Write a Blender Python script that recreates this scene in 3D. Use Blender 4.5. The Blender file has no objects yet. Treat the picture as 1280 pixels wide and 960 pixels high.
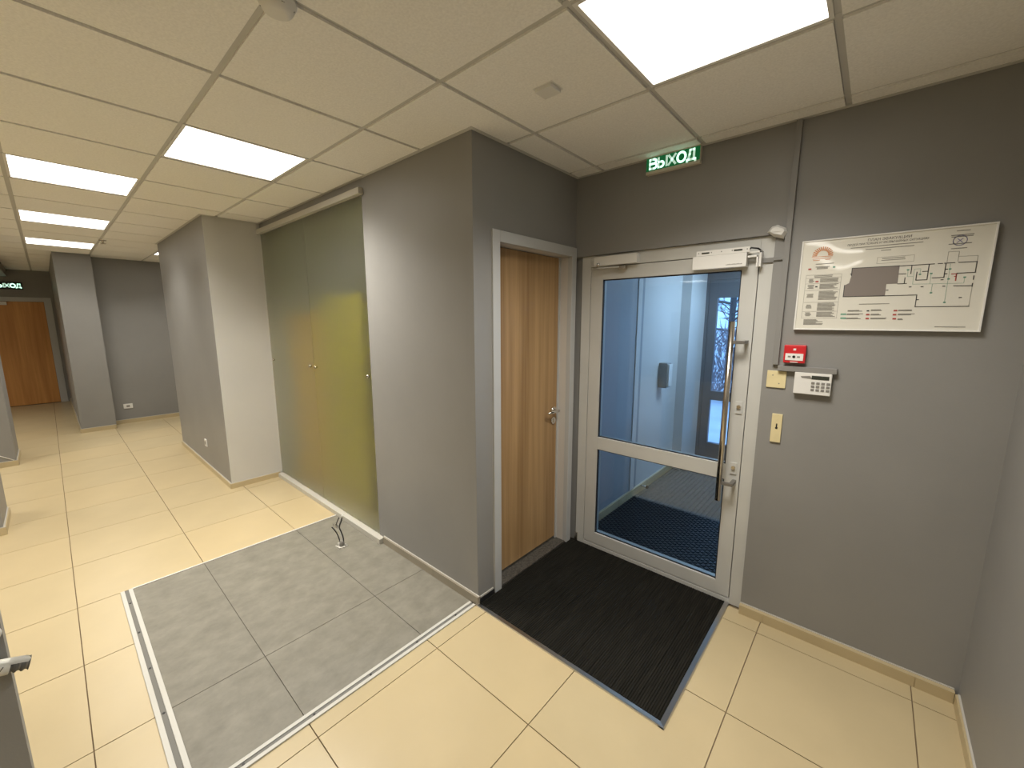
import bpy, bmesh, math, random
from mathutils import Vector, Matrix

random.seed(7)
S = bpy.context.scene
COL = S.collection
PI = math.pi

# ------------------------------------------------------------------ camera
cam_d = bpy.data.cameras.new('camera')
cam = bpy.data.objects.new('camera', cam_d)
COL.objects.link(cam)
S.camera = cam
cam_d.sensor_fit = 'HORIZONTAL'
cam_d.sensor_width = 36.0
cam_d.lens = 36.0 * 509.73 / 1280.0
cam_d.clip_start = 0.02
cam_d.clip_end = 200
cam.location = (0, 0, 1.6597)
cam.rotation_euler = (PI / 2 - 0.1573, 0, 0.723)

# ------------------------------------------------------------------ world, exposure
world = bpy.data.worlds.new('overcast_sky')
S.world = world
world.use_nodes = True
wn = world.node_tree.nodes
wn['Background'].inputs['Color'].default_value = (0.28, 0.54, 1.0, 1)
wn['Background'].inputs['Strength'].default_value = 3.0
LAMP_STRENGTH = 4.5        # glow of the diffusers themselves
LAMP_POWER = 24.5          # watts thrown down by each panel
LAMP_SPREAD = 2.3
LAMP_COLOR = (1.0, 0.955, 0.87)
S.view_settings.view_transform = 'Standard'
S.view_settings.look = 'None'
S.view_settings.gamma = 1.0
S.view_settings.use_curve_mapping = False
S.view_settings.exposure = 0.0

H = 2.594          # underside of the ceiling grid

# ------------------------------------------------------------------ materials
def mat(name, col, rough=0.5, metal=0.0, spec=0.5, noise=0.0, nscale=8.0, bump=0.0, bscale=60.0,
        stretch=(1, 1, 1), emit=None, estr=0.0, coat=0.0, coat_rough=0.05, col2=None, detail=4.0):
    m = bpy.data.materials.new(name)
    m.use_nodes = True
    nt = m.node_tree
    b = nt.nodes['Principled BSDF']
    b.inputs['Base Color'].default_value = (*col, 1)
    b.inputs['Roughness'].default_value = rough
    b.inputs['Metallic'].default_value = metal
    b.inputs['Specular IOR Level'].default_value = spec
    b.inputs['Coat Weight'].default_value = coat
    b.inputs['Coat Roughness'].default_value = coat_rough
    if emit:
        b.inputs['Emission Color'].default_value = (*emit, 1)
        b.inputs['Emission Strength'].default_value = estr
    if noise or bump or col2:
        tc = nt.nodes.new('ShaderNodeTexCoord')
        mp = nt.nodes.new('ShaderNodeMapping')
        mp.inputs['Scale'].default_value = stretch
        nt.links.new(tc.outputs['Object'], mp.inputs['Vector'])
        if noise or col2:
            n = nt.nodes.new('ShaderNodeTexNoise')
            n.inputs['Scale'].default_value = nscale
            n.inputs['Detail'].default_value = detail
            if detail > 8: n.inputs['Roughness'].default_value = 0.68
            nt.links.new(mp.outputs['Vector'], n.inputs['Vector'])
            r = nt.nodes.new('ShaderNodeValToRGB')
            a, c = (col, col2) if col2 else ([x * (1 - noise) for x in col], [min(1, x * (1 + noise)) for x in col])
            r.color_ramp.elements[0].position = 0.32
            r.color_ramp.elements[1].position = 0.68
            r.color_ramp.elements[0].color = (*a, 1)
            r.color_ramp.elements[1].color = (*c, 1)
            nt.links.new(n.outputs['Fac'], r.inputs['Fac'])
            nt.links.new(r.outputs['Color'], b.inputs['Base Color'])
        if bump:
            n2 = nt.nodes.new('ShaderNodeTexNoise')
            n2.inputs['Scale'].default_value = bscale
            n2.inputs['Detail'].default_value = 3
            nt.links.new(mp.outputs['Vector'], n2.inputs['Vector'])
            bp = nt.nodes.new('ShaderNodeBump')
            bp.inputs['Strength'].default_value = bump
            bp.inputs['Distance'].default_value = 0.004
            nt.links.new(n2.outputs['Fac'], bp.inputs['Height'])
            nt.links.new(bp.outputs['Normal'], b.inputs['Normal'])
    return m

def glass_mat(name, tint, ior=1.5):
    """clear architectural glass: a see-through pane with a Fresnel reflection"""
    m = bpy.data.materials.new(name)
    m.use_nodes = True
    nt = m.node_tree
    nt.nodes.clear()
    out = nt.nodes.new('ShaderNodeOutputMaterial')
    mix = nt.nodes.new('ShaderNodeMixShader')
    tr = nt.nodes.new('ShaderNodeBsdfTransparent')
    gl = nt.nodes.new('ShaderNodeBsdfGlossy')
    fr = nt.nodes.new('ShaderNodeFresnel')
    fr.inputs['IOR'].default_value = ior
    tr.inputs['Color'].default_value = (*tint, 1)
    gl.inputs['Roughness'].default_value = 0.0
    nt.links.new(fr.outputs[0], mix.inputs[0])
    nt.links.new(tr.outputs[0], mix.inputs[1])
    nt.links.new(gl.outputs[0], mix.inputs[2])
    nt.links.new(mix.outputs[0], out.inputs[0])
    return m

def wood_mat(name, dark, light, grain=38.0):
    m = bpy.data.materials.new(name)
    m.use_nodes = True
    nt = m.node_tree
    b = nt.nodes['Principled BSDF']
    b.inputs['Roughness'].default_value = 0.42
    tc = nt.nodes.new('ShaderNodeTexCoord')
    mp = nt.nodes.new('ShaderNodeMapping')
    mp.inputs['Scale'].default_value = (grain, grain, 0.9)
    n = nt.nodes.new('ShaderNodeTexNoise')
    n.inputs['Scale'].default_value = 1.0
    n.inputs['Detail'].default_value = 5
    n.inputs['Roughness'].default_value = 0.62
    mp2 = nt.nodes.new('ShaderNodeMapping')
    mp2.inputs['Scale'].default_value = (7, 7, 0.25)
    n2 = nt.nodes.new('ShaderNodeTexNoise')
    n2.inputs['Scale'].default_value = 1.0
    n2.inputs['Detail'].default_value = 2
    add = nt.nodes.new('ShaderNodeMath'); add.operation = 'ADD'
    mul = nt.nodes.new('ShaderNodeMath'); mul.operation = 'MULTIPLY'; mul.inputs[1].default_value = 0.5
    r = nt.nodes.new('ShaderNodeValToRGB')
    r.color_ramp.elements[0].position = 0.36
    r.color_ramp.elements[1].position = 0.64
    r.color_ramp.elements[0].color = (*dark, 1)
    r.color_ramp.elements[1].color = (*light, 1)
    L = nt.links.new
    L(tc.outputs['Object'], mp.inputs['Vector']); L(mp.outputs['Vector'], n.inputs['Vector'])
    L(tc.outputs['Object'], mp2.inputs['Vector']); L(mp2.outputs['Vector'], n2.inputs['Vector'])
    L(n.outputs['Fac'], add.inputs[0]); L(n2.outputs['Fac'], add.inputs[1])
    L(add.outputs[0], mul.inputs[0]); L(mul.outputs[0], r.inputs['Fac'])
    L(r.outputs['Color'], b.inputs['Base Color'])
    return m

def frosted_mat(name):
    m = mat(name, (0.84, 0.86, 0.78), rough=0.45, spec=0.5)
    b = m.node_tree.nodes['Principled BSDF']
    b.inputs['Transmission Weight'].default_value = 1.0
    b.inputs['IOR'].default_value = 1.2
    b.inputs['Roughness'].default_value = 0.42
    return m

M = {}
M['wall'] = mat('grey_wall_paint', (0.255, 0.250, 0.240), rough=0.48, noise=0.04, nscale=2.2, bump=0.10, bscale=180)
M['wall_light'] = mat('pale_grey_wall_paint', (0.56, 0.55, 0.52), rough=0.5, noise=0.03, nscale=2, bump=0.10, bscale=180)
M['tile'] = mat('beige_porcelain_tile', (0.490, 0.398, 0.238), rough=0.3, noise=0.035, nscale=3.5, spec=0.5)
M['tile2'] = mat('beige_porcelain_tile_warm', (0.505, 0.405, 0.238), rough=0.3, noise=0.035, nscale=2.7, spec=0.5)
M['grout'] = mat('brown_grout', (0.20, 0.145, 0.085), rough=0.9)
M['greytile'] = mat('grey_concrete_tile', (0.232, 0.218, 0.178), rough=0.55, col2=(0.163, 0.151, 0.121), nscale=9.0,
                    stretch=(1.3, 0.9, 1), detail=15)
M['greygrout'] = mat('grey_grout', (0.14, 0.125, 0.10), rough=0.9)
M['ceil'] = mat('mineral_ceiling_tile', (0.90, 0.885, 0.85), rough=0.9, noise=0.05, nscale=120, bump=0.25, bscale=160, spec=0.2)
M['runner'] = mat('white_grid_metal', (0.56, 0.55, 0.52), rough=0.5)
M['ceil_back'] = mat('mineral_ceiling_field', (0.84, 0.82, 0.78), rough=0.9, noise=0.04, nscale=40)
M['lamp'] = mat('lit_diffuser', (0.9, 0.9, 0.9), rough=0.6, emit=LAMP_COLOR, estr=LAMP_STRENGTH)
M['white'] = mat('white_plastic', (0.74, 0.73, 0.70), rough=0.4)
M['whitemetal'] = mat('white_enamel', (0.78, 0.77, 0.74), rough=0.35)
M['track'] = mat('white_track_metal', (0.52, 0.51, 0.47), rough=0.4)
M['groove'] = mat('grey_track_groove', (0.16, 0.155, 0.14), rough=0.6)
M['taupe'] = mat('taupe_base_tile', (0.30, 0.265, 0.205), rough=0.45, noise=0.05, nscale=6)
M['mount'] = mat('dark_steel_mount', (0.20, 0.19, 0.175), rough=0.4, metal=0.5)
M['basecap'] = mat('pale_tile_cap', (0.50, 0.48, 0.43), rough=0.4)
M['alu'] = mat('grey_painted_aluminium', (0.575, 0.575, 0.55), rough=0.42, metal=0.1, noise=0.03, nscale=5)
M['frame_alu'] = mat('pale_grey_steel_frame', (0.48, 0.485, 0.48), rough=0.4, noise=0.02, nscale=5)
M['jamb'] = mat('pale_jamb', (0.60, 0.57, 0.53), rough=0.45)
M['steel'] = mat('brushed_steel', (0.62, 0.58, 0.52), rough=0.24, metal=1.0)
M['chrome'] = mat('chrome', (0.75, 0.74, 0.72), rough=0.12, metal=1.0)
M['profile'] = mat('aluminium_edge_profile', (0.55, 0.55, 0.56), rough=0.28, metal=1.0)
M['rubber'] = mat('black_gasket', (0.012, 0.012, 0.014), rough=0.6)
M['dark'] = mat('dark_gap', (0.045, 0.045, 0.043), rough=0.7)
M['threshold'] = mat('dark_stone_threshold', (0.075, 0.068, 0.058), rough=0.6, noise=0.5, nscale=70)
M['wood'] = wood_mat('oak_veneer', (0.29, 0.170, 0.072), (0.50, 0.320, 0.150))
M['wood2'] = wood_mat('orange_oak_veneer', (0.46, 0.20, 0.05), (0.66, 0.33, 0.10), 26)
M['glass'] = glass_mat('clear_glass', (0.92, 0.955, 0.965))
M['frost'] = frosted_mat('frosted_glass')
M['yellow'] = mat('yellow_cabinet_paint', (0.36, 0.305, 0.010), rough=0.6)
M['orange'] = mat('ochre_cabinet_paint', (0.52, 0.32, 0.015), rough=0.6)
M['storewall'] = mat('pale_store_wall', (0.78, 0.80, 0.72), rough=0.7)
M['mat_rib'] = mat('black_mat_pile', (0.008, 0.0076, 0.006), rough=0.95, spec=0.15, col2=(0.018, 0.0165, 0.013), nscale=9,
                   stretch=(12, 0.6, 1), detail=6)
M['rubber_mat'] = mat('black_rubber_mat', (0.015, 0.016, 0.02), rough=0.42)
M['vest_floor'] = mat('grey_ribbed_carpet', (0.12, 0.115, 0.11), rough=0.95, noise=0.15, nscale=30)
M['vest_wall'] = mat('white_vestibule_wall', (0.62, 0.63, 0.64), rough=0.6, noise=0.02, nscale=3)
M['vest_shade'] = mat('blue_grey_wall_shade', (0.33, 0.36, 0.40), rough=0.5)  # darker tone for the shade on the near vestibule wall
M['vest_frame'] = mat('dark_grey_entrance_frame', (0.13, 0.135, 0.15), rough=0.45)
M['green'] = mat('green_sign', (0.005, 0.11, 0.035), rough=0.35, emit=(0.0, 0.22, 0.06), estr=0.3)
M['signwhite'] = mat('lit_sign_letters', (0.8, 0.9, 0.85), rough=0.4, emit=(0.62, 1.0, 0.80), estr=0.5)
M['signbody'] = mat('ivory_sign_body', (0.62, 0.58, 0.48), rough=0.4)
M['red'] = mat('red_plastic', (0.56, 0.022, 0.028), rough=0.35)
M['black'] = mat('black_plastic', (0.015, 0.015, 0.015), rough=0.4)
M['lcd'] = mat('dark_display', (0.05, 0.055, 0.045), rough=0.15)
M['key'] = mat('grey_key', (0.22, 0.21, 0.19), rough=0.5)
M['cream'] = mat('cream_plate', (0.72, 0.62, 0.36), rough=0.45, noise=0.04, nscale=20)
M['conduit'] = mat('grey_painted_conduit', (0.235, 0.230, 0.220), rough=0.45)
M['paper'] = mat('plan_paper', (0.74, 0.72, 0.64), rough=0.55, coat=1.0, coat_rough=0.04, noise=0.02, nscale=3)
def wavy(m, s=3.0, d=0.010):
    nt = m.node_tree
    tc = nt.nodes.new('ShaderNodeTexCoord'); n = nt.nodes.new('ShaderNodeTexNoise'); bp = nt.nodes.new('ShaderNodeBump')
    n.inputs['Scale'].default_value = s; n.inputs['Detail'].default_value = 1.0
    bp.inputs['Strength'].default_value = 1.0; bp.inputs['Distance'].default_value = d
    nt.links.new(tc.outputs['Object'], n.inputs['Vector']); nt.links.new(n.outputs['Fac'], bp.inputs['Height'])
    nt.links.new(bp.outputs['Normal'], nt.nodes['Principled BSDF'].inputs['Coat Normal'])
    nt.nodes['Principled BSDF'].inputs['Coat IOR'].default_value = 1.8
wavy(M['paper'])
M['ink'] = mat('dark_ink', (0.045, 0.042, 0.04), rough=0.6)
M['ink_soft'] = mat('grey_ink', (0.24, 0.23, 0.20), rough=0.6)
M['ink_grey'] = mat('taupe_area_print', (0.215, 0.185, 0.165), rough=0.55)
M['ink_green'] = mat('green_ink', (0.15, 0.33, 0.24), rough=0.6)
M['ink_red'] = mat('red_ink', (0.40, 0.07, 0.06), rough=0.6)
M['ink_orange'] = mat('orange_ink', (0.55, 0.22, 0.08), rough=0.6)
M['ink_violet'] = mat('violet_stamp_ink', (0.25, 0.24, 0.40), rough=0.6)
M['tape'] = mat('white_paper_tape', (0.66, 0.65, 0.60), rough=0.7, noise=0.08, nscale=30)
M['corr'] = mat('grey_corrugated_plastic', (0.10, 0.10, 0.095), rough=0.45)
M['snow'] = mat('trodden_snow', (0.62, 0.64, 0.70), rough=0.9, noise=0.1, nscale=1.5)
M['bark'] = mat('wet_bark', (0.10, 0.085, 0.08), rough=0.9)
M['twig'] = mat('bare_twigs', (0.25, 0.20, 0.21), rough=0.9)
M['disp'] = mat('grey_dispenser', (0.32, 0.32, 0.31), rough=0.4)
M['mortar'] = mat('pale_mortar', (0.46, 0.44, 0.40), rough=0.95, noise=0.2, nscale=50)

# ------------------------------------------------------------------ helpers
class MB:
    def __init__(self, bevel=0.0):
        self.bm = bmesh.new(); self.bevel = bevel
    def box(self, x0, y0, z0, x1, y1, z1):
        x0, x1 = min(x0, x1), max(x0, x1); y0, y1 = min(y0, y1), max(y0, y1); z0, z1 = min(z0, z1), max(z0, z1)
        v = [self.bm.verts.new(p) for p in ((x0, y0, z0), (x1, y0, z0), (x1, y1, z0), (x0, y1, z0),
                                            (x0, y0, z1), (x1, y0, z1), (x1, y1, z1), (x0, y1, z1))]
        for f in ((3, 2, 1, 0), (4, 5, 6, 7), (0, 1, 5, 4), (1, 2, 6, 5), (2, 3, 7, 6), (3, 0, 4, 7)):
            self.bm.faces.new([v[i] for i in f])
        return self
    def prism(self, pts, axis, a, b):
        """extrude a 2D polygon along axis; pts are in the two other axes in xyz order"""
        def P(p, t):
            q = [p[0], p[1]]; q.insert(axis, t); return q
        A = [self.bm.verts.new(P(p, a)) for p in pts]; B = [self.bm.verts.new(P(p, b)) for p in pts]
        n = len(pts)
        self.bm.faces.new(A); self.bm.faces.new(B[::-1])
        for i in range(n):
            self.bm.faces.new([A[i], B[i], B[(i + 1) % n], A[(i + 1) % n]])
        return self
    def tube(self, pts, radii, n=12, cap=True):
        pts = [Vector(p) for p in pts]
        if not hasattr(radii, '__len__'): radii = [radii] * len(pts)
        rings = []; ref = None
        for i, p in enumerate(pts):
            d = (pts[min(i + 1, len(pts) - 1)] - pts[max(i - 1, 0)]).normalized()
            if ref is None:
                ref = Vector((0, 0, 1)) if abs(d.z) < 0.9 else Vector((1, 0, 0))
            u = (ref - d * ref.dot(d)).normalized(); w = d.cross(u); ref = u
            rings.append([self.bm.verts.new(p + (u * math.cos(2 * PI * k / n) + w * math.sin(2 * PI * k / n)) * radii[i]) for k in range(n)])
        for a, b in zip(rings, rings[1:]):
            for k in range(n):
                f = self.bm.faces.new([a[k], a[(k + 1) % n], b[(k + 1) % n], b[k]]); f.smooth = True
        if cap:
            self.bm.faces.new(rings[0][::-1]); self.bm.faces.new(rings[-1])
        return self
    def build(self, name, m, parent=None, origin=None):
        if self.bevel:
            bmesh.ops.bevel(self.bm, geom=list(self.bm.edges), offset=self.bevel, segments=2, affect='EDGES', profile=0.6, clamp_overlap=True)
        bmesh.ops.recalc_face_normals(self.bm, faces=list(self.bm.faces))
        o0 = ROOT.get(parent.name, Vector((0, 0, 0))) if parent else Vector(origin or (0, 0, 0))
        if o0.length: bmesh.ops.translate(self.bm, vec=-o0, verts=list(self.bm.verts))
        me = bpy.data.meshes.new(name); self.bm.to_mesh(me); self.bm.free()
        me.materials.append(M[m] if isinstance(m, str) else m)
        o = bpy.data.objects.new(name, me); COL.objects.link(o)
        if parent:
            o.parent = parent
        else:
            o.location = o0
        ROOT[o.name] = o0
        return o
ROOT = {}

def tag(o, label=None, cat=None, group=None, kind=None):
    if label: o['label'] = label
    if cat: o['category'] = cat
    if group: o['group'] = group
    if kind: o['kind'] = kind
    return o
def thing(name, label, cat, loc, group=None, kind=None):
    o = bpy.data.objects.new(name, None); COL.objects.link(o)
    o.location = loc; o.empty_display_size = 0.1
    ROOT[o.name] = Vector(loc)
    return tag(o, label, cat, group, kind)
def struct(name, mb, m, label=None):
    o = mb.build(name, m); tag(o, label, None, None, 'structure'); return o
def box(*a, bevel=0.0): return MB(bevel).box(*a)

def text(s, size, m, parent, loc, facing='-y', extrude=0.0006, align='CENTER', squash=1.0, name='lettering', bold=0.0):
    cu = bpy.data.curves.new(name, 'FONT'); cu.body = s; cu.size = size; cu.extrude = extrude
    cu.align_x = align; cu.align_y = 'CENTER'; cu.offset = bold
    t = bpy.data.objects.new(name, cu); COL.objects.link(t)
    dg = bpy.context.evaluated_depsgraph_get(); dg.update()
    me = bpy.data.meshes.new_from_object(t.evaluated_get(dg))
    bpy.data.objects.remove(t); bpy.data.curves.remove(cu)
    R = Matrix.Rotation(PI / 2, 4, 'X')
    if facing == '+x': R = Matrix.Rotation(PI / 2, 4, 'Z') @ R
    o0 = ROOT.get(parent.name, Vector((0, 0, 0)))
    me.transform(Matrix.Translation(Vector(loc) - o0) @ R @ Matrix.Diagonal((squash, 1, 1, 1)))
    me.materials.clear(); me.materials.append(M[m]); me.name = name
    o = bpy.data.objects.new(name, me); COL.objects.link(o); o.parent = parent; ROOT[o.name] = o0
    return o

# ------------------------------------------------------------------ plan of the place
XR, YE, YW = 0.44, 2.48, 2.46        # right wall, exit door plane, wall face beside the exit door
XC, YG = -1.59, 1.50                 # wall with the oak door, wall with the frosted glass
XP0, XP1, YP = -4.625, -6.80, 1.04   # wall block
XF, XD = -8.93, -12.25               # far recess wall, far door wall
YB = -6.6                            # back of the hall behind the camera

ZONES = [(XC, YB, XR, YW), (XP0, YB, XC, YG), (XP1, YB, XP0, YP), (XF, YB, XP1, 3.0), (XD, YB, XF, 0.17)]

# walls ------------------------------------------------------------
T = 0.14
DOOR_X0, DOOR_X1, DOOR_TOP = -1.545, -0.418, 2.078
w = MB()
w.box(DOOR_X1, YW, 0, XR + T, YW + T, H + .1)
w.box(XC - T, YW, DOOR_TOP, DOOR_X1, YW + T, H + .1)
w.box(XC - 0.02, YE + .012, 0, DOOR_X0, YW + T, DOOR_TOP)
struct('wall_exit', w, 'wall', 'dark grey painted wall around the glazed exit door')
struct('wall_right', box(XR, YB, 0, XR + T, YW, H + .1), 'wall', 'dark grey painted side wall beside the evacuation plan')
# wall with the oak door: opening y 1.69..2.40, z..2.077
w = MB()
w.box(XC - T, YG, 0, XC, 1.672, H + .1)
w.box(XC - T, 2.422, 0, XC, YW, H + .1)
w.box(XC - T, YW, 0, XC - .021, YW + T, 2.077)
w.box(XC - T, 1.672, 2.10, XC, 2.422, H + .1)
struct('wall_oak_door', w, 'wall', 'dark grey painted wall around the oak door')
# wall with the frosted glass: opening x -4.625..-2.665, z .06..2.478
w = MB()
w.box(-2.665, YG, 0, XC - T, YG + T, H + .1)
struct('wall_glass_header', box(XP0, YG, 2.478, -2.665, YG + T, H + .1), 'wall')
struct('wall_glass', w, 'wall', 'grey painted wall around the frosted glass panels')
w = MB(); w.box(XP1, YP, 0, XP0 - 0.004, 3.0, H + .1)
blk = struct('wall_block', w, 'wall', 'grey painted wall block standing forward of the frosted glass')
o = box(XP0 - 0.004, YP + .0005, 0, XP0, YG + T, H + .1).build('side_face', 'wall_light', blk)
o['label'] = 'pale grey painted side of the wall block'
struct('wall_recess', box(XF - .2, 0.55, 0, XF, 3.0, H + .1), 'wall', 'dark grey wall at the back of the far recess')
struct('wall_recess_end', box(XF, 3.0, 0, XP1, 3.1, H + .1), 'wall')
struct('wall_column', box(XD, 0.175, 0, -8.62, 0.55, H + .1), 'wall', 'grey painted column standing before the corridor with the far door')
w = MB()
w.box(XD - T, YB, 0, XD, -0.98, H + .1); w.box(XD - T, 0.125, 0, XD, 0.175, H + .1); w.box(XD - T, -.98, 2.075, XD, .125, H + .1)
struct('wall_far', w, 'wall', 'grey painted wall above the far orange oak door')
struct('wall_pier', box(-7.85, -1.1, 0, -7.25, -0.4, H + .1), 'wall', 'dark grey pier across from the wall block')
struct('wall_pier_near', box(-5.45, -0.95, 0, -4.93, -0.4, H + .1), 'wall', 'dark grey pier nearest the thin partition')
struct('wall_back', box(XD, YB - .1, 0, XR + T, YB, H + .1), 'wall')
# thin partition at the edge of the picture
p = struct('wall_partition', box(-1.985, -1.3, 0, -1.935, -0.2, 1.75), 'wall', 'thin dark grey partition with a taped conduit sticking out')

# ceiling ------------------------------------------------------------
ceil = struct('ceiling', MB().box(XD - T, YB, H + .012, XR + T, YW + T, H + .09).box(XF, YW + T, H + .012, XP1, 3.1, H + .09), 'runner', 'suspended ceiling of square mineral tiles')
LAMPS = [(-.487, 1.445, 'square lit ceiling panel beside the green exit sign', 1.05),
         (-2.887, .845, 'square lit ceiling panel before the frosted glass', 1.42),
         (-4.087, .245, 'lit ceiling panel across from the near edge of the wall block', .65),
         (-5.887, .245, 'lit ceiling panel across from the far edge of the wall block, middle of its row', .6),
         (-7.687, .245, 'lit ceiling panel next to the top of the far column', .5),
         (-7.687, 1.445, 'lit ceiling panel in the far recess, half hidden by the wall block', .45)]
BACK_LAMPS = [(-.487, -2.155), (-3.487, -1.555), (-.487, -3.955), (-3.487, -3.955), (-3.487, -5.755), (-6.487, -3.955), (-6.487, -1.555), (-9.487, -1.555), (-9.487, -3.955)]
lampkeys = {(round((x + 8.887) / .6), round((y - .245) / .6)) for x, y, _, _ in LAMPS}
tile_cache = {}
gx0, gy0 = -12.187 + .6 * 0 - .6, -1.255
def clip(r, z):
    a = (max(r[0], z[0]), max(r[1], z[1]), min(r[2], z[2]), min(r[3], z[3]))
    return a if a[2] - a[0] > .012 and a[3] - a[1] > .012 else None
G = .012
for i in range(22):
    for j in range(8):
        x0, y0 = gx0 + .6 * i, gy0 + .6 * j
        key = (round((x0 + .3 + 8.887) / .6), round((y0 + .3 - .245) / .6))
        if key in lampkeys: continue
        rs = [c for c in (clip((x0 + G, y0 + G, x0 + .6 - G, y0 + .6 - G), z) for z in ZONES) if c]
        # nothing inside the column or the piers
        rs = [c for c in rs if not (c[2] < -8.62 and c[1] > .17 and c[3] < .56)]
        if not rs: continue
        full = len(rs) == 1 and abs((rs[0][2] - rs[0][0]) - (.6 - 2 * G)) < 1e-4 and abs((rs[0][3] - rs[0][1]) - (.6 - 2 * G)) < 1e-4
        if full and 'f' in tile_cache:
            o = tile_cache['f'].copy(); COL.objects.link(o); o.location = (x0, y0, H); continue
        mb = MB()
        for c in rs: mb.box(c[0] - x0, c[1] - y0, -.010, c[2] - x0, c[3] - y0, .012)
        o = mb.build('ceiling_tile', 'ceil', ceil); o.location = (x0, y0, H)
        if full: tile_cache['f'] = o
# grid runners
rk = 0
for i in range(23):
    x = gx0 + .6 * i
    for z in ZONES:
        if z[0] + .02 < x < z[2] - .02:
            y_lo = max(z[1], -1.255)
            box(x - .011, y_lo, H - .001, x + .011, z[3], H + .012).build('ceiling_runner', 'runner', ceil)
for j in range(9):
    y = gy0 + .6 * j
    for z in ZONES:
        if z[1] + .02 < y < z[3] - .02:
            box(z[0], y - .013, H - .002, z[2], y + .013, H + .012).build('ceiling_runner', 'runner', ceil)
box(XD, YB, H - .001, XR, -1.27, H + .012).build('ceiling_field', 'ceil_back', ceil)
# wall angle trims under the ceiling edge
TR = [(XC, YW - .022, XR, YW), (XC, YG - .022, XC + .022, YW - .022), (XP0, YG - .022, XC, YG), (XP0, YP - .022, XP0 + .022, YG - .022),
      (XP1 - .022, YP - .022, XP0, YP), (XP1 - .022, YP, XP1, 3.0), (XF, .55, XF + .022, 3.0), (-8.62, .17, -8.60, .55), (XR - .022, YB, XR, YW - .022)]
for k, t in enumerate(TR):
    struct('trim_%d' % (k + 1), box(t[0], t[1], H - .012, t[2], t[3], H - .002), 'runner')
struct('trim_soffit', box(XD, -1.05, 2.45, -9.6, -.365, H), 'wall', 'low soffit box before the far door')

def ceiling_lamp(x, y, label, power=1.0, group=None):
    t = thing('ceiling_lamp', label, 'ceiling lamp', (x, y, H))
    if group: t['group'] = group
    mb = MB(); a, b = .2925, .279
    for r in ((-a, -a, a, -b), (-a, b, a, a), (-a, -b, -b, b), (b, -b, a, b)):
        mb.box(x + r[0], y + r[1], H - .008, x + r[2], y + r[3], H + .03)
    mb.build('lamp_frame', 'whitemetal', t)
    box(x - b, y - b, H - .004, x + b, y + b, H + .02).build('diffuser', 'lamp', t)
    ld = bpy.data.lights.new('panel_light', 'AREA')
    ld.shape = 'SQUARE'; ld.size = .55; ld.energy = LAMP_POWER * power; ld.color = LAMP_COLOR; ld.spread = LAMP_SPREAD
    lo = bpy.data.objects.new('panel_light', ld); COL.objects.link(lo); lo.parent = t; lo.location = (0, 0, -.010)
    return t
for l in LAMPS: ceiling_lamp(*l, group='ceiling panels of the hall')
for x, y in BACK_LAMPS: ceiling_lamp(x, y, 'square lit ceiling panel of the hall behind', .75, group='ceiling panels behind')

# floor ------------------------------------------------------------
floor = struct('floor', MB().box(XD - T, YB, -.10, XR + T, YW + .16, -.006).box(XF, YW, -.10, XP1, 3.1, -.006), 'grout', 'floor of large square beige tiles')
GREY = (-3.30, 0.135, -1.60, 1.50)
MAT = (XC, 1.48, -0.478, YW + .05)
tcache = {}
def minus(r, h):
    """rectangle r without rectangle h"""
    if not clip(r, h): return [r]
    out = []
    if h[0] > r[0]: out.append((r[0], r[1], h[0], r[3]))
    if h[2] < r[2]: out.append((h[2], r[1], r[2], r[3]))
    a, b = max(r[0], h[0]), min(r[2], h[2])
    if h[1] > r[1]: out.append((a, r[1], b, h[1]))
    if h[3] < r[3]: out.append((a, h[3], b, r[3]))
    return out
g = .0022
for i in range(-18, 6):
    for j in range(-3, 6):
        x0, y0 = -2.108 + .6 * i, -.069 + .6 * j
        rs = [c for c in (clip((x0 + g, y0 + g, x0 + .6 - g, y0 + .6 - g), z) for z in ZONES) if c]
        for hh in (GREY, MAT): rs = [q for r in rs for q in minus(r, hh)]
        rs = [r for r in rs if r[2] - r[0] > .004 and r[3] - r[1] > .004]
        rs = [c for c in rs if not (c[2] < -8.62 and c[1] > .17 and c[3] < .56)]
        if not rs: continue
        full = len(rs) == 1 and (rs[0][2] - rs[0][0]) > .595 and (rs[0][3] - rs[0][1]) > .595
        k = 'tile' if random.random() < .6 else 'tile2'
        if full and k in tcache:
            o = tcache[k].copy(); COL.objects.link(o); o.location = (x0, y0, 0); continue
        mb = MB()
        for c in rs: mb.box(c[0] - x0, c[1] - y0, -.006, c[2] - x0, c[3] - y0, 0)
        o = mb.build('floor_tile', k, floor); o.location = (x0, y0, 0)
        if full: tcache[k] = o
box(XD, YB, -.006, XR, -1.875, 0).build('floor_field', 'tile', floor)
# grey tiled patch
gb = box(GREY[0], GREY[1], -.0058, GREY[2], GREY[3], -.0035).build('patch_bed', 'greygrout', floor)
ys = [.165, .531, 1.131, 1.488]; xs = [-3.296, -2.108, -1.638]
for a, b in zip(xs, xs[1:]):
    for c, d in zip(ys, ys[1:]):
        box(a + .0016, c + .0016, -.0035, b - .0016, d - .0016, .001).build('grey_tile', 'greytile', floor)
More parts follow.
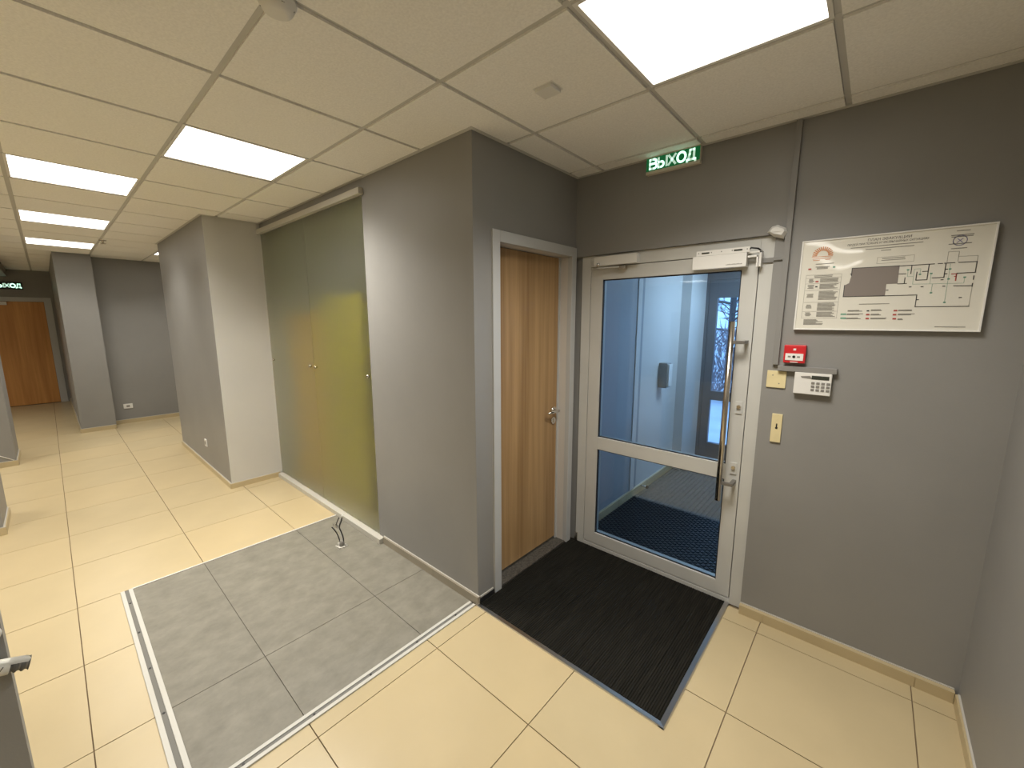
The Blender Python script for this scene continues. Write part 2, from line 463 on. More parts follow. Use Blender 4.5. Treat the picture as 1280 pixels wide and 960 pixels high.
# white sliding-door floor tracks around the patch
def track(label, x0, y0, x1, y1):
    t = thing('floor_track', label, 'floor track', ((x0 + x1) / 2, (y0 + y1) / 2, 0), 'white floor tracks')
    L = (x1 - x0) > (y1 - y0)
    for k in range(2):
        if L:
            yy = y0 if k == 0 else y1 - .019
            box(x0, yy, 0, x1, yy + .019, .007, bevel=.0015).build('rail', 'track', t)
        else:
            xx = x0 if k == 0 else x1 - .017
            box(xx, y0, 0, xx + .017, y1, .007, bevel=.0015).build('rail', 'track', t)
    if L: box(x0, y0 + .019, 0, x1, y1 - .019, .003).build('groove', 'groove', t)
    else: box(x0 + .017, y0, 0, x1 - .017, y1, .003).build('groove', 'groove', t)
    n = 5
    for k in range(n):
        f = (k + .5) / n
        px, py = ((x0 + (x1 - x0) * f, (y0 + y1) / 2) if L else ((x0 + x1) / 2, y0 + (y1 - y0) * f))
        MB().tube([(px, py, .003), (px, py, .0055)], .005, 8).build('screw', 'black', t)
track('white metal floor track along the long edge of the grey tiled patch', -3.30, .112, -1.588, .168)
track('white metal floor track along the short edge of the grey tiled patch', -1.640, .169, -1.590, 1.478)
struct('trim_20', box(-3.306, .169, 0, -3.297, 1.478, .004), 'whitemetal', 'thin pale edge strip of the grey tiled patch')

# baseboards ------------------------------------------------------------
def baseboard(name, p0, p1, n, hgt=.05, thick=.014, first=.0, m='tile'):
    """tiles of 0.6 m along the wall foot; n is the outward normal"""
    p0, p1 = Vector((*p0, 0)), Vector((*p1, 0)); d = (p1 - p0); L = d.length; d.normalize(); n = Vector((*n, 0))
    def slab(a, b, z0, z1, t0, t1):
        A, B = p0 + d * a + n * t0, p0 + d * b + n * t1
        return box(A.x, A.y, z0, B.x, B.y, z1)
    o = struct(name, slab(0, L, 0, hgt, 0, thick - .003), m)
    slab(0, L, hgt, hgt + .004, 0, .007).build('cap_strip', 'basecap', o)
    a = 0
    cuts = [0] + ([first] if first else []); 
    while cuts[-1] + .6 < L: cuts.append(cuts[-1] + .6)
    cuts.append(L)
    for a, b in zip(cuts, cuts[1:]):
        if b - a > .01: slab(a + .0015, b - .0015, 0, hgt, thick - .003, thick).build('base_tile', m, o)
    return o
baseboard('baseboard_exit', (DOOR_X1, YW), (XR - .014, YW), (0, -1), .052, .03, first=.12)
baseboard('baseboard_right', (XR, YW - .031), (XR, -1.8), (-1, 0), .052, .014)
baseboard('baseboard_glass', (-2.60, YG), (XC + .014, YG), (0, -1), .052, .016, m='taupe')
baseboard('baseboard_block_side', (XP0, YP - .014), (XP0, YG - .02), (1, 0), .05)
baseboard('baseboard_block', (XP1, YP), (XP0, YP), (0, -1), .05)
baseboard('baseboard_recess', (XF, .55), (XF, 3.0), (1, 0), .06)
baseboard('baseboard_column', (-8.62, .175), (-8.62, .55), (1, 0), .06)
baseboard('baseboard_column_side', (-8.62, .175), (XD, .175), (0, -1), .06)
baseboard('baseboard_pier', (-7.25, -1.1), (-7.25, -.386), (1, 0), .06)
baseboard('baseboard_pier_side', (-7.85, -.4), (-7.25, -.4), (0, 1), .06)
baseboard('baseboard_near_pier', (-4.93, -.95), (-4.93, -.386), (1, 0), .06)
baseboard('baseboard_near_pier_side', (-5.45, -.4), (-4.93, -.4), (0, 1), .06)
struct('baseboard_oak_door', box(XC, 1.512, .034, XC + .008, 1.625, .042), 'basecap')
struct('baseboard_oak_dark', box(XC, 1.502, 0, XC + .012, 1.625, .034), 'rubber')
struct('baseboard_sill', box(XP0 + .02, YG - .042, 0, -2.602, YG + .03, .040, bevel=.003), 'basecap', 'pale low sill under the frosted glass panels')

# ------------------------------------------------------------------ oak door
d2 = thing('door_2', 'oak veneer door in a pale grey steel frame beside the black mat', None, (XC, 2.045, 0), kind='structure')
fr = MB(.002)
fr.box(XC - .02, 1.632, 0, XC + .014, 1.690, 2.137)
fr.box(XC - .02, 2.400, 0, XC + .014, 2.455, 2.137)
fr.box(XC - .02, 1.690, 2.077, XC + .014, 2.400, 2.137)
f = fr.build('frame', 'frame_alu', d2)
jb = MB()
jb.box(XC - T, 1.675, 0, XC - .02, 1.690, 2.09); jb.box(XC - T, 2.400, 0, XC - .02, 2.42, 2.09)
jb.box(XC - T, 1.690, 2.077, XC - .02, 2.400, 2.097)
jb.build('jamb', 'jamb', f)
box(XC - .088, 2.388, 0, XC - .078, 2.400, 2.077).build('stop', 'frame_alu', f)
box(XC - .139, 1.692, .012, XC - .129, 2.398, 2.076).build('back_lining', 'dark', d2)
lf = box(XC - .128, 1.692, .022, XC - .088, 2.398, 2.073, bevel=.002).build('leaf', 'wood', d2)
box(XC - .0905, 1.692, .022, XC - .086, 2.398, .030).build('bottom_strip', 'steel', lf)
box(XC - T, 1.675, 0, XC + .001, 2.42, .012).build('threshold', 'threshold', d2)
hz, hy, hx = 1.015, 2.345, XC - .088
hd = MB(); hd.tube([(hx, hy, hz), (hx + .012, hy, hz)], .026, 20)
hd.tube([(hx + .012, hy, hz), (hx + .048, hy, hz)], .0095, 12)
hd.tube([(hx + .048, hy + .008, hz), (hx + .052, hy - .03, hz + .002), (hx + .05, hy - .075, hz + .003), (hx + .042, hy - .118, hz - .002)], [.010, .0095, .009, .007], 12)
hd.build('lever_handle', 'chrome', lf)
kh = MB(); kh.tube([(hx, hy, hz - .075), (hx + .010, hy, hz - .075)], .025, 20); kh.box(hx + .009, hy - .003, hz - .09, hx + .014, hy + .003, hz - .062)
kh.build('key_rose', 'chrome', lf)

# ------------------------------------------------------------------ glazed exit door
d1 = thing('door_1', 'glazed grey aluminium exit door with long steel pull bar', None, (-.98, YE, 0), kind='structure')
LX0, LX1, LZ0, LZ1 = -1.474, -0.486, .034, 1.999
fr = MB(.002)
fr.box(DOOR_X0, YE, 0, LX0 - .004, YE + .07, DOOR_TOP - .001)
fr.box(LX1 + .004, YE, 0, DOOR_X1, YE + .07, DOOR_TOP - .001)
fr.box(LX0 - .004, YE, LZ1 + .004, LX1 + .004, YE + .07, DOOR_TOP - .001)
fr.box(LX0 - .004, YE, 0, LX1 + .004, YE + .07, LZ0 - .006)
f = fr.build('frame', 'alu', d1)
box(LX0 - .0045, YE + .03, LZ0 - .0065, LX1 + .0045, YE + .06, LZ1 + .0045)
gp = MB()
gp.box(LX0 - .005, YE + .02, LZ0 - .008, LX0 + .001, YE + .05, LZ1 + .005); gp.box(LX1 - .001, YE + .02, LZ0 - .008, LX1 + .005, YE + .05, LZ1 + .005)
gp.box(LX0, YE + .02, LZ1 - .001, LX1, YE + .05, LZ1 + .005); gp.box(LX0, YE + .02, LZ0 - .008, LX1, YE + .05, LZ0 + .001)
gp.build('seal', 'rubber', f)
GX0, GX1 = -1.388, -.562
ly0, ly1 = YE + .002, YE + .062
lm = MB(.0015)
lm.box(LX0, ly0, LZ0, GX0, ly1, LZ1); lm.box(GX1, ly0, LZ0, LX1, ly1, LZ1)
lm.box(GX0, ly0, LZ0, GX1, ly1, .117); lm.box(GX0, ly0, .752, GX1, ly1, .841); lm.box(GX0, ly0, 1.919, GX1, ly1, LZ1)
leaf = lm.build('leaf', 'alu', d1)
for z0, z1 in ((.117, .752), (.841, 1.919)):
    o = box(GX0 - .004, ly0 + .024, z0 - .004, GX1 + .004, ly0 + .030, z1 + .004).build('pane', 'glass', leaf)
    q = MB()
    q.box(GX0, ly0 + .008, z0, GX0 + .006, ly0 + .023, z1); q.box(GX1 - .006, ly0 + .008, z0, GX1, ly0 + .023, z1)
    q.box(GX0 + .006, ly0 + .008, z1 - .006, GX1 - .006, ly0 + .023, z1); q.box(GX0 + .006, ly0 + .014, z0, GX1 - .006, ly0 + .023, z0 + .005)
    q.build('gasket', 'rubber', leaf)
bx, by = -.569, YE - .075
ph = MB(); ph.tube([(bx, by, .648), (bx, by, 1.648)], .0145, 20)
pb = ph.build('pull_bar', 'steel', d1)
for z in (1.540, .754):
    MB(.002).box(bx, by - .006, z - .009, -.500, by + .010, z + .009).box(-.520, by + .010, z - .009, -.500, ly0, z + .009).build('bar_mount', 'mount', pb)
# the outer pull bar, seen through the glass
MB().tube([(bx, ly1 + .07, .648), (bx, ly1 + .07, 1.648)], .0145, 16).build('outer_pull_bar', 'steel', d1)
for z in (1.540, .754):
    box(-.53, ly1, z - .008, bx + .008, ly1 + .078, z + .008).build('outer_bar_mount', 'mount', d1)
for z in (1.178, .828):
    c = MB(.001).box(-.535, ly0 - .006, z - .034, -.502, ly0, z + .034).build('lock_plate', 'alu', leaf)
    MB().tube([(-.5185, ly0 - .006, z + .006), (-.5185, ly0 - .016, z + .006)], .010, 14).build('lock_cylinder', 'steel', leaf)
box(DOOR_X0 + .0, YE - .012, .001, DOOR_X0 + .02, YE - .0005, .07).build('hinge', 'steel', f)

# left closer (swing arm)
t = thing('door_closer', 'grey box door closer with short arm above the hinge side of the exit door', 'door closer', (-1.28, YE, 2.04))
box(-1.432, YE - .042, 2.003, -1.135, YE, 2.062, bevel=.003).build('closer_body', 'white', t)
box(-1.150, YE - .0435, 2.004, -1.134, YE, 2.061, bevel=.002).build('end_cap', 'white', t)
a = MB(); a.tube([(-1.395, YE - .05, 2.0), (-1.395, YE - .05, 2.020)], .009, 12); a.build('pivot', 'chrome', t)
a = MB(.001); a.prism([(-1.395, YE - .058), (-1.395, YE - .042), (-1.245, YE - .017), (-1.245, YE - .03)], 2, 1.985, 1.992); a.build('arm', 'alu', t)
box(-1.262, YE - .032, 1.972, -1.215, YE + .0015, 1.995, bevel=.002).build('arm_bracket', 'steel', t)
# magnetic lock
t = thing('magnetic_lock', 'cream magnetic lock box with slotted plate above the exit door', 'door lock', (-.67, YE, 1.96))
box(-.800, YE - .055, 1.930, -.533, YE - .008, 2.000, bevel=.002).build('lock_body', 'whitemetal', t)
pl = box(-.782, YE - .0535, 2.001, -.522, YE - .0505, 2.028).build('mounting_plate', 'whitemetal', t)
box(-.782, YE - .0505, 2.001, -.522, YE - .0005, 2.003).build('bracket_foot', 'whitemetal', t)
for xx in (-.735, -.575):
    box(xx - .02, YE - .0545, 2.011, xx + .02, YE - .0532, 2.019).build('slot', 'lcd', pl)
for xx in (-.770, -.765 + .06, -.655, -.603, -.533):
    MB().tube([(xx, YE - .0545, 2.016), (xx, YE - .0532, 2.016)], .003, 8).build('screw', 'key', pl)
for k in range(11):
    xx = -.628 + k * .0072
    box(xx, YE - .0556, 1.9425, xx + .0044 + .0012 * (k % 2), YE - .0548, 1.9465 + .001 * (k % 3)).build('faint_print', 'ink_soft', t)
ab = MB(.001); ab.box(-.530, YE - .045, 1.994, -.468, YE - .03, 2.004); ab.box(-.530, YE - .045, 1.974, -.475, YE - .03, 1.983)
ab.box(-.478, YE - .045, 1.925, -.468, YE - .0, 2.004); ab.box(-.490, YE - .045, 1.925, -.481, YE - .0, 1.983)
ab.build('strike_bracket', 'whitemetal', t)
t = tag(MB().tube([(-.545, YE - .02, 2.004), (-.52, YE - .03, 2.024), (-.49, YE - .02, 2.018), (-.47, YE - .004, 2.0)], .004, 8).build('lock_cable', 'black', None, (-.5, YE, 2.0)),
        'black cable loop behind the magnetic lock', 'cable')

def word(parent, x0, z0, w, h, st, y0, y1, m, facing='-y'):
    """the word ВЫХОД as solid letters, each one a part"""
    def arc(cx, cz, rx, rz, a0, a1, n=12):
        return [(cx + rx * math.cos(math.radians(a0 + (a1 - a0) * k / n)), cz + rz * math.sin(math.radians(a0 + (a1 - a0) * k / n))) for k in range(n + 1)]
    B = [[(0, 0), (0, 1)], [(0, 1), (.45, 1)] + arc(.45, .77, .3, .23, 90, -90) + [(0, .54)], [(0, .54), (.5, .54)] + arc(.5, .27, .32, .27, 90, -90) + [(0, 0)]]
    Y = [[(0, 0), (0, 1)], [(0, .56), (.34, .56)] + arc(.34, .28, .28, .28, 90, -90) + [(0, 0)], [(.98, 0), (.98, 1)]]
    X = [[(0, 0), (.78, 1)], [(0, 1), (.78, 0)]]
    O = [arc(.45, .5, .45, .5, 0, 360, 28)]
    D = [[(-.05, -.2), (-.05, 0), (.85, 0), (.85, -.2)], [(.08, 0), (.22, .55), (.26, 1), (.70, 1), (.70, 0)]]
    adv = [(B, .80), (Y, .98), (X, .78), (O, .90), (D, .80)]
    gap = .24; tot = sum(a for _, a in adv) + gap * 4; k = w / tot; x = x0
    for g_, a in adv:
        mb = MB()
        for pl_ in g_:
            pts = [(x + p[0] * k, z0 + p[1] * h) for p in pl_]
            for (ax, az), (bx_, bz) in zip(pts, pts[1:]):
                v = Vector((bx_ - ax, bz - az))
                if v.length < 1e-6: continue
                n = Vector((-v.y, v.x)).normalized() * st / 2; e = v.normalized() * st * .35
                q = [(ax - e.x + n.x, az - e.y + n.y), (ax - e.x - n.x, az - e.y - n.y), (bx_ + e.x - n.x, bz + e.y - n.y), (bx_ + e.x + n.x, bz + e.y + n.y)]
                mb.prism(q, 1 if facing == '-y' else 0, y0, y1)
        mb.build('letter', m, parent)
        x += (a + gap) * k
# exit sign
t = thing('exit_sign', 'green lit exit sign hanging at the ceiling above the exit door', 'exit sign', (-.952, YW, 2.585))
sy = YW
box(-1.100, sy - .030, 2.492, -.798, sy, 2.588, bevel=.002).build('sign_body', 'signbody', t)
box(-1.098, sy - .0315, 2.508, -.800, sy - .0302, 2.578).build('sign_face', 'green', t)
word(t, -1.076, 2.519, .250, .049, .0115, sy - .0326, sy - .0314, 'signwhite')
# far exit sign
t = thing('exit_sign', 'small lit exit sign above the far oak door', 'exit sign', (XD, -.38, 2.22))
box(XD, -.58, 2.215, XD + .04, -.195, 2.345).build('sign_body', 'black', t)
word(t, -.555, 2.252, .335, .065, .018, XD + .040, XD + .0425, 'signwhite', '+x')

# sensor
t = thing('motion_sensor', 'small white faceted motion sensor on the wall above the exit door corner', 'sensor', (-.41, YW, 2.083))
pts = [(-.452, 2.088), (-.435, 2.112), (-.410, 2.118), (-.374, 2.098), (-.368, 2.078), (-.382, 2.050), (-.425, 2.066)]
cx = sum(a for a, b in pts) / 7; cz = sum(b for a, b in pts) / 7
mb = MB(); bm = mb.bm
r0 = [bm.verts.new((a, YW, b)) for a, b in pts]; r1 = [bm.verts.new((a, YW - .022, b)) for a, b in pts]
r2 = [bm.verts.new((cx + (a - cx) * .72, YW - .042, cz + (b - cz) * .6)) for a, b in pts]
for A, B in ((r0, r1), (r1, r2)):
    for k in range(7): bm.faces.new([A[k], A[(k + 1) % 7], B[(k + 1) % 7], B[k]])
bm.faces.new(r2); bm.faces.new(r0[::-1])
mb.build('sensor_body', 'white', t)
box(-.425, YW - .0445, 2.083, -.392, YW - .0425, 2.0905).build('lens', 'whitemetal', t)

# conduits
c1 = tag(MB(.001).box(-.376, YW - .020, 1.432, -.351, YW, H - .013).build('cable_duct', 'conduit', None, (-.36, YW, 1.43)), 'grey vertical cable duct from ceiling to the keypad', 'cable duct')
c2 = tag(MB(.001).box(-.350, YW - .026, 1.403, -.113, YW, 1.428).build('cable_duct', 'conduit', None, (-.23, YW, 1.41)), 'grey short horizontal cable duct above the keypad', 'cable duct')
c3 = tag(MB(.001).box(-.470, YE - .011, 1.945, -.418, YE, 1.968).box(-.418, YW - .011, 1.951, -.377, YW, 1.968).build('cable_duct', 'conduit', None, (-.43, YW, 1.96)), 'grey stub of cable duct beside the magnetic lock', 'cable duct')

# evacuation plan
PY = YW - .020
plan = thing('evacuation_plan', 'framed evacuation plan with a floor layout on the dark wall', 'wall plan', (.006, YW, 1.61))
box(-.298, YW - .018, 1.614, .309, YW, 2.022).build('back_board', 'white', plan)
box(-.297, PY, 1.615, .308, PY + .002, 2.021).build('sheet', 'paper', plan)
fm = MB(.001)
fm.box(-.302, PY - .004, 1.610, .313, YW - .002, 1.616); fm.box(-.302, PY - .004, 2.020, .313, YW - .002, 2.026)
fm.box(-.302, PY - .004, 1.616, -.296, YW - .002, 2.020); fm.box(.307, PY - .004, 1.616, .313, YW - .002, 2.020)
fm.build('plan_frame', 'whitemetal', plan)
I0, I1 = PY - .0009, PY - .0002
def strokes(name, m, segs, wdt, parent=plan, lift=0.0):
    mb = MB()
    for (ax, az), (bx_, bz) in segs:
        v = Vector((bx_ - ax, bz - az)); L = v.length
        if L < 1e-6: continue
        n = Vector((-v.y, v.x)).normalized() * wdt / 2; e = v.normalized() * wdt / 2
        q = [(ax - e.x + n.x, az - e.y + n.y), (ax - e.x - n.x, az - e.y - n.y), (bx_ + e.x - n.x, bz + e.y - n.y), (bx_ + e.x + n.x, bz + e.y + n.y)]
        mb.prism(q, 1, I0 - lift, I1 - lift)
    o = mb.build(name, m, parent)
    if len(segs) > 1: o['kind'] = 'stuff'
    return o
MB().prism([(-.105, 1.886), (.051, 1.884), (.052, 1.811), (.017, 1.811), (.017, 1.763), (-.125, 1.763), (-.125, 1.813), (-.110, 1.822), (-.105, 1.852)], 1, I0, I1).build('shaded_area', 'ink_grey', plan)
WALLS = [((.05, 1.884), (.155, 1.884)), ((.166, 1.884), (.178, 1.884)), ((.184, 1.884), (.212, 1.884)), ((.223, 1.884), (.272, 1.883)), ((.272, 1.883), (.272, 1.842)), ((.223, 1.842), (.272, 1.842)),
  ((.089, 1.883), (.089, 1.850)), ((.053, 1.851), (.074, 1.850)), ((.073, 1.834), (.073, 1.811)), ((.053, 1.810), (.08, 1.810)), ((.140, 1.883), (.140, 1.822)),
  ((.140, 1.822), (.107, 1.822)), ((.107, 1.822), (.107, 1.855)), ((.124, 1.856), (.139, 1.856)), ((.188, 1.883), (.188, 1.828)), ((.188, 1.828), (.155, 1.828)),
  ((.270, 1.829), (.270, 1.815)), ((.270, 1.800), (.270, 1.788)), ((.270, 1.791), (.220, 1.793)), ((.017, 1.761), (.117, 1.761)), ((.117, 1.761), (.117, 1.712)),
  ((.117, 1.712), (.270, 1.711)), ((-.125, 1.762), (.017, 1.761)), ((-.105, 1.887), (.05, 1.885)), ((-.125, 1.762), (-.125, 1.813)), ((-.105, 1.855), (-.105, 1.887))]
strokes('layout_walls', 'ink', WALLS, .0028, lift=.0003)
THIN = [((.190, 1.888), (.190, 1.928)), ((.190, 1.928), (.220, 1.927)), ((.220, 1.888), (.220, 1.927)), ((.221, 1.907), (.272, 1.906)), ((.272, 1.906), (.272, 1.884)), ((.270, 1.711), (.270, 1.786))]
strokes('layout_outline', 'ink_soft', THIN, .0011)
ROUTE = [((.201, 1.880), (.201, 1.726)), ((.080, 1.838), (.097, 1.838)), ((.098, 1.806), (.246, 1.802)), ((.098, 1.868), (.099, 1.806)), ((.098, 1.868), (.117, 1.868)), ((.117, 1.868), (.117, 1.845)),
         ((.150, 1.846), (.150, 1.804)), ((.246, 1.825), (.246, 1.802)), ((.158, 1.803), (.158, 1.767)), ((.079, 1.866), (.080, 1.838))]
strokes('escape_route', 'ink_green', ROUTE, .0009)
sq = lambda x, z, a=.004, b=.003: ((x - a / 2, z), (x + a / 2, z))
strokes('route_marks', 'ink_green', [sq(x, z, .002) for x, z in ((.079, 1.866), (.117, 1.845), (.150, 1.846), (.202, 1.86), (.202, 1.821), (.246, 1.825), (.158, 1.768), (.201, 1.728))], .0055)
strokes('room_marks', 'ink', [sq(x, z, .005) for x, z in ((.093, 1.795), (.129, 1.794), (.192, 1.793), (.243, 1.746), (.121, 1.741), (.192, 1.860), (.192, 1.842), (.184, 1.819), (.022, 1.785), (-.106, 1.862))], .0035)
strokes('red_wall', 'ink_red', [((.209, 1.840), (.223, 1.840)), ((.222, 1.840), (.222, 1.814)), ((.218, 1.830), (.222, 1.830))], .0034)
# instruction table, ruled lines and blocks of unreadable lines
RULES = [((-.273, 1.867), (-.140, 1.866)), ((-.140, 1.866), (-.140, 1.665)), ((-.140, 1.665), (-.274, 1.665)), ((-.274, 1.665), (-.273, 1.867))] + [((-.272, z), (-.141, z)) for z in (1.852, 1.827, 1.796, 1.740, 1.697)]
RULES += [((-.024, 1.926), (.092, 1.926)), ((.092, 1.926), (.092, 1.900)), ((.092, 1.900), (-.024, 1.900)), ((-.024, 1.900), (-.024, 1.926))]
strokes('ruled_lines', 'ink_soft', RULES, .0009)
seg = []
rnd = random.Random(3)
def lines(x0, x1, z0, z1, step, ragged=.25, center=False):
    z = z0
    while z > z1:
        r = rnd.random() * ragged * (x1 - x0)
        a, b = (x0 + r / 2, x1 - r / 2) if center else (x0, x1 - r)
        x = a
        while x < b - .003:
            e = min(b, x + .004 + rnd.random() * .010)
            seg.append(((x, z), (e, z))); x = e + .0022
        z -= step
for z0, z1, n in ((1.847, 1.830, 0), (1.822, 1.800, 0), (1.790, 1.748, 0), (1.735, 1.702, 0), (1.692, 1.672, 0)):
    lines(-.216, -.147, z0, z1, .0047)
    lines(-.262, -.238, (z0 + z1) / 2 + .009, (z0 + z1) / 2 - .007, .0047, .4, True)
lines(-.242, -.172, 1.862, 1.853, .006, .2, True)
lines(-.241, -.184, 1.903, 1.890, .0045, .3, True)
lines(-.263, -.185, 1.658, 1.634, .0045, .6)
for a, b, z in ((-.101, -.046, 1.698), (-.103, -.046, 1.6825), (-.104, -.049, 1.664), (-.021, .028, 1.6995), (-.020, .015, 1.6805), (-.019, .042, 1.6635), (.068, .119, 1.6975), (.068, .122, 1.6805), (.070, .089, 1.660)):
    lines(a, b, z + .0018, z - .002, .0035, .3)
lines(.185, .277, 1.629, 1.627, .005, .05)
lines(.190, .252, 1.990, 1.980, .006, .1, True); lines(.188, .253, 1.957, 1.954, .006, .05); lines(.197, .241, 1.939, 1.937, .006, .05); lines(.205, .24, 2.006, 2.004, .005, .05)
lines(-.118, .112, 1.9755, 1.974, .006, .02); lines(-.066, .087, 1.9645, 1.963, .006, .02); lines(-.240, -.172, 1.916, 1.914, .006, .02)
lines(-.010, .068, 1.920, 1.908, .0075, .2, True); lines(-.064, .036, 1.727, 1.725, .006, .02)
lines(-.014, .016, 1.955, 1.953, .006, .02)
strokes('small_print', 'ink_soft', seg, .0029)
text('ПЛАН ЭВАКУАЦИИ', .0150, 'ink', plan, (.006, I1, 2.003), extrude=.0004, name='heading')
text('ЛЮДЕЙ ПРИ ПОЖАРЕ И ЧРЕЗВЫЧАЙНЫХ СИТУАЦИЯХ', .0120, 'ink', plan, (-.002, I1, 1.9885), extrude=.0004, name='heading', squash=.80)
arc = [(-.219 + .037 * math.cos(a), 1.955 + .037 * math.sin(a)) for a in [PI * k / 14 for k in range(15)]]
strokes('orange_emblem', 'ink_orange', [(arc[k], ((arc[k][0] + .219) * .62 - .219, (arc[k][1] - 1.955) * .62 + 1.955)) for k in range(15)], .0042)
strokes('orange_lines', 'ink_orange', [((-.258, 1.949), (-.182, 1.949)), ((-.254, 1.9405), (-.186, 1.9405)), ((-.252, 1.934), (-.228, 1.934)), ((-.206, 1.9345), (-.19, 1.9345))], .0026)
cir = [(.217 + .019 * math.cos(2 * PI * k / 24), 1.969 + .019 * math.sin(2 * PI * k / 24)) for k in range(25)]
strokes('round_stamp', 'ink_violet', list(zip(cir, cir[1:])) + [((.209, 1.961), (.224, 1.976)), ((.210, 1.976), (.224, 1.961))], .0024)
strokes('legend_marks', 'ink_red', [sq(x, z, .005) for x, z in ((-.031, 1.6805), (-.031, 1.663), (.057, 1.6795), (.058, 1.662), (.058, 1.697), (-.229, 1.836), (-.262, 1.895))], .0068)
strokes('legend_greens', 'ink_green', [((-.123, 1.683), (-.110, 1.683)), ((-.122, 1.665), (-.109, 1.665)), ((-.172, 1.898), (-.170, 1.898))], .007)
strokes('legend_dark', 'ink', [sq(-.032, 1.697, .003), sq(-.229, 1.812, .003)], .0055)

# fire alarm call point
t = thing('fire_call_point', 'red square fire alarm call point above the keypad', 'fire alarm', (-.287, YW, 1.49))
box(-.330, YW - .032, 1.446, -.240, YW, 1.534, bevel=.004).build('housing', 'red', t)
box(-.322, YW - .0345, 1.459, -.248, YW - .0315, 1.493, bevel=.001).build('label_plate', 'whitemetal', t)
MB().tube([(-.286, YW - .0362, 1.477), (-.286, YW - .034, 1.477)], .0065, 14).build('press_dot', 'black', t)
for s in (-1, 1): box(-.286 + s * .019 - .006, YW - .0352, 1.473, -.286 + s * .019 + .006, YW - .034, 1.481).build('arrow_print', 'ink_soft', t)
box(-.291, YW - .0328, 1.508, -.280, YW - .0315, 1.518).build('flame_mark', 'whitemetal', t)
box(-.300, YW - .0335, 1.449, -.268, YW - .031, 1.4525).build('latch', 'whitemetal', t)
# keypad
t = thing('alarm_keypad', 'white alarm keypad with dark display and number keys under the cable duct', 'keypad', (-.2, YW, 1.30))
box(-.275, YW - .030, 1.297, -.128, YW, 1.402, bevel=.003).build('keypad_body', 'white', t)
box(-.206, YW - .0312, 1.372, -.138, YW - .0295, 1.390).build('display', 'lcd', t)
MB().prism([(-.250, 1.384), (-.212, 1.388), (-.204, 1.374), (-.245, 1.376)], 1, YW - .0312, YW - .0295).build('dark_badge', 'key', t)
for r in range(3):
    for c in range(4):
        x, z = -.205 + c * .0197, 1.354 - r * .0165
        box(x, YW - .0325, z - .0055, x + .0135, YW - .0295, z + .0055, bevel=.0008).build('key', 'key', t)
# cover plates
t = thing('cover_plate', 'cream square blank cover plate between door frame and keypad', 'wall plate', (-.353, YW, 1.355))
box(-.396, YW - .008, 1.312, -.312, YW, 1.399, bevel=.002).build('plate', 'cream', t)
for x, z in ((-.37, 1.376), (-.34, 1.335)): MB().tube([(x, YW - .0092, z), (x, YW - .0078, z)], .003, 8).build('screw', 'key', t)
t = thing('key_switch_plate', 'cream narrow upright wall plate with a black keyhole', 'wall plate', (-.33, YW, 1.10))
box(-.355, YW - .010, 1.026, -.309, YW, 1.176, bevel=.002).build('plate', 'cream', t)
kh = MB(); kh.tube([(-.331, YW - .0112, 1.103), (-.331, YW - .0098, 1.103)], .006, 12); kh.box(-.334, YW - .0112, 1.108, -.328, YW - .0098, 1.126); kh.build('keyhole', 'black', t)
MB().tube([(-.331, YW - .0112, 1.150), (-.331, YW - .0098, 1.150)], .003, 8).build('screw', 'cream', t)

# ------------------------------------------------------------------ entrance mat in front of the exit door
t = thing('door_mat', 'black ribbed entrance mat edged in aluminium before the exit door', 'door mat', (-1.03, 1.98, 0))
box(MAT[0] + .002, 1.503, -.005, -.502, YE - .001, .004).build('mat_base', 'mat_rib', t)
rb = MB(); n = 96; wx = (-.504 - (XC + .004)) / n
for k in range(n):
    xx = XC + .004 + k * wx; hh = .0062 + .0022 * rnd.random()
    rb.prism([(xx, .004), (xx + wx * .2, hh), (xx + wx * .7, hh), (xx + wx * .92, .004)], 1, 1.505, YE - .003)
o = rb.build('mat_ribs', 'mat_rib', t); o['kind'] = 'stuff'
box(XC + .0, 1.478, 0, -.478, 1.4825, .0088).build('edge_profile', 'profile', t)
MB().prism([(1.4825, .0), (1.4825, .0088), (1.503, .006), (1.503, .0)], 0, XC + .002, -.480).build('edge_profile', 'profile', t)
MB().prism([(-.476, 0), (-.480, .0088), (-.502, .006), (-.502, 0)], 1, 1.478, YE - .001).build('edge_profile', 'profile', t)

# ------------------------------------------------------------------ frosted glass sliding panels
def panel(x0, x1, label, knobs):
    t = thing('frosted_glass_panel', label, 'glass panel', ((x0 + x1) / 2, YG + .006, .05), 'frosted glass panels')
    box(x0, YG + .002, .046, x1, YG + .010, 2.482, bevel=.001).build('glass_sheet', 'frost', t)
    for kx in knobs:
        MB().tube([(kx, YG + .001, 1.255), (kx, YG - .014, 1.255), (kx, YG - .020, 1.255)], [.008, .013, .010], 16).build('knob', 'steel', t)
panel(-4.615, -3.618, 'frosted glass panel next to the pale side of the wall block', (-4.535, -3.662))
panel(-3.612, -2.667, 'frosted glass panel next to the grey wall of the floor wires', (-3.555, -2.692))
o = tag(box(-4.622, YG - .035, 2.479, -2.640, YG - .001, 2.520, bevel=.002).build('sliding_rail', 'basecap', None, (-3.63, YG, 2.479)), 'pale metal sliding rail above the frosted glass panels', 'rail')
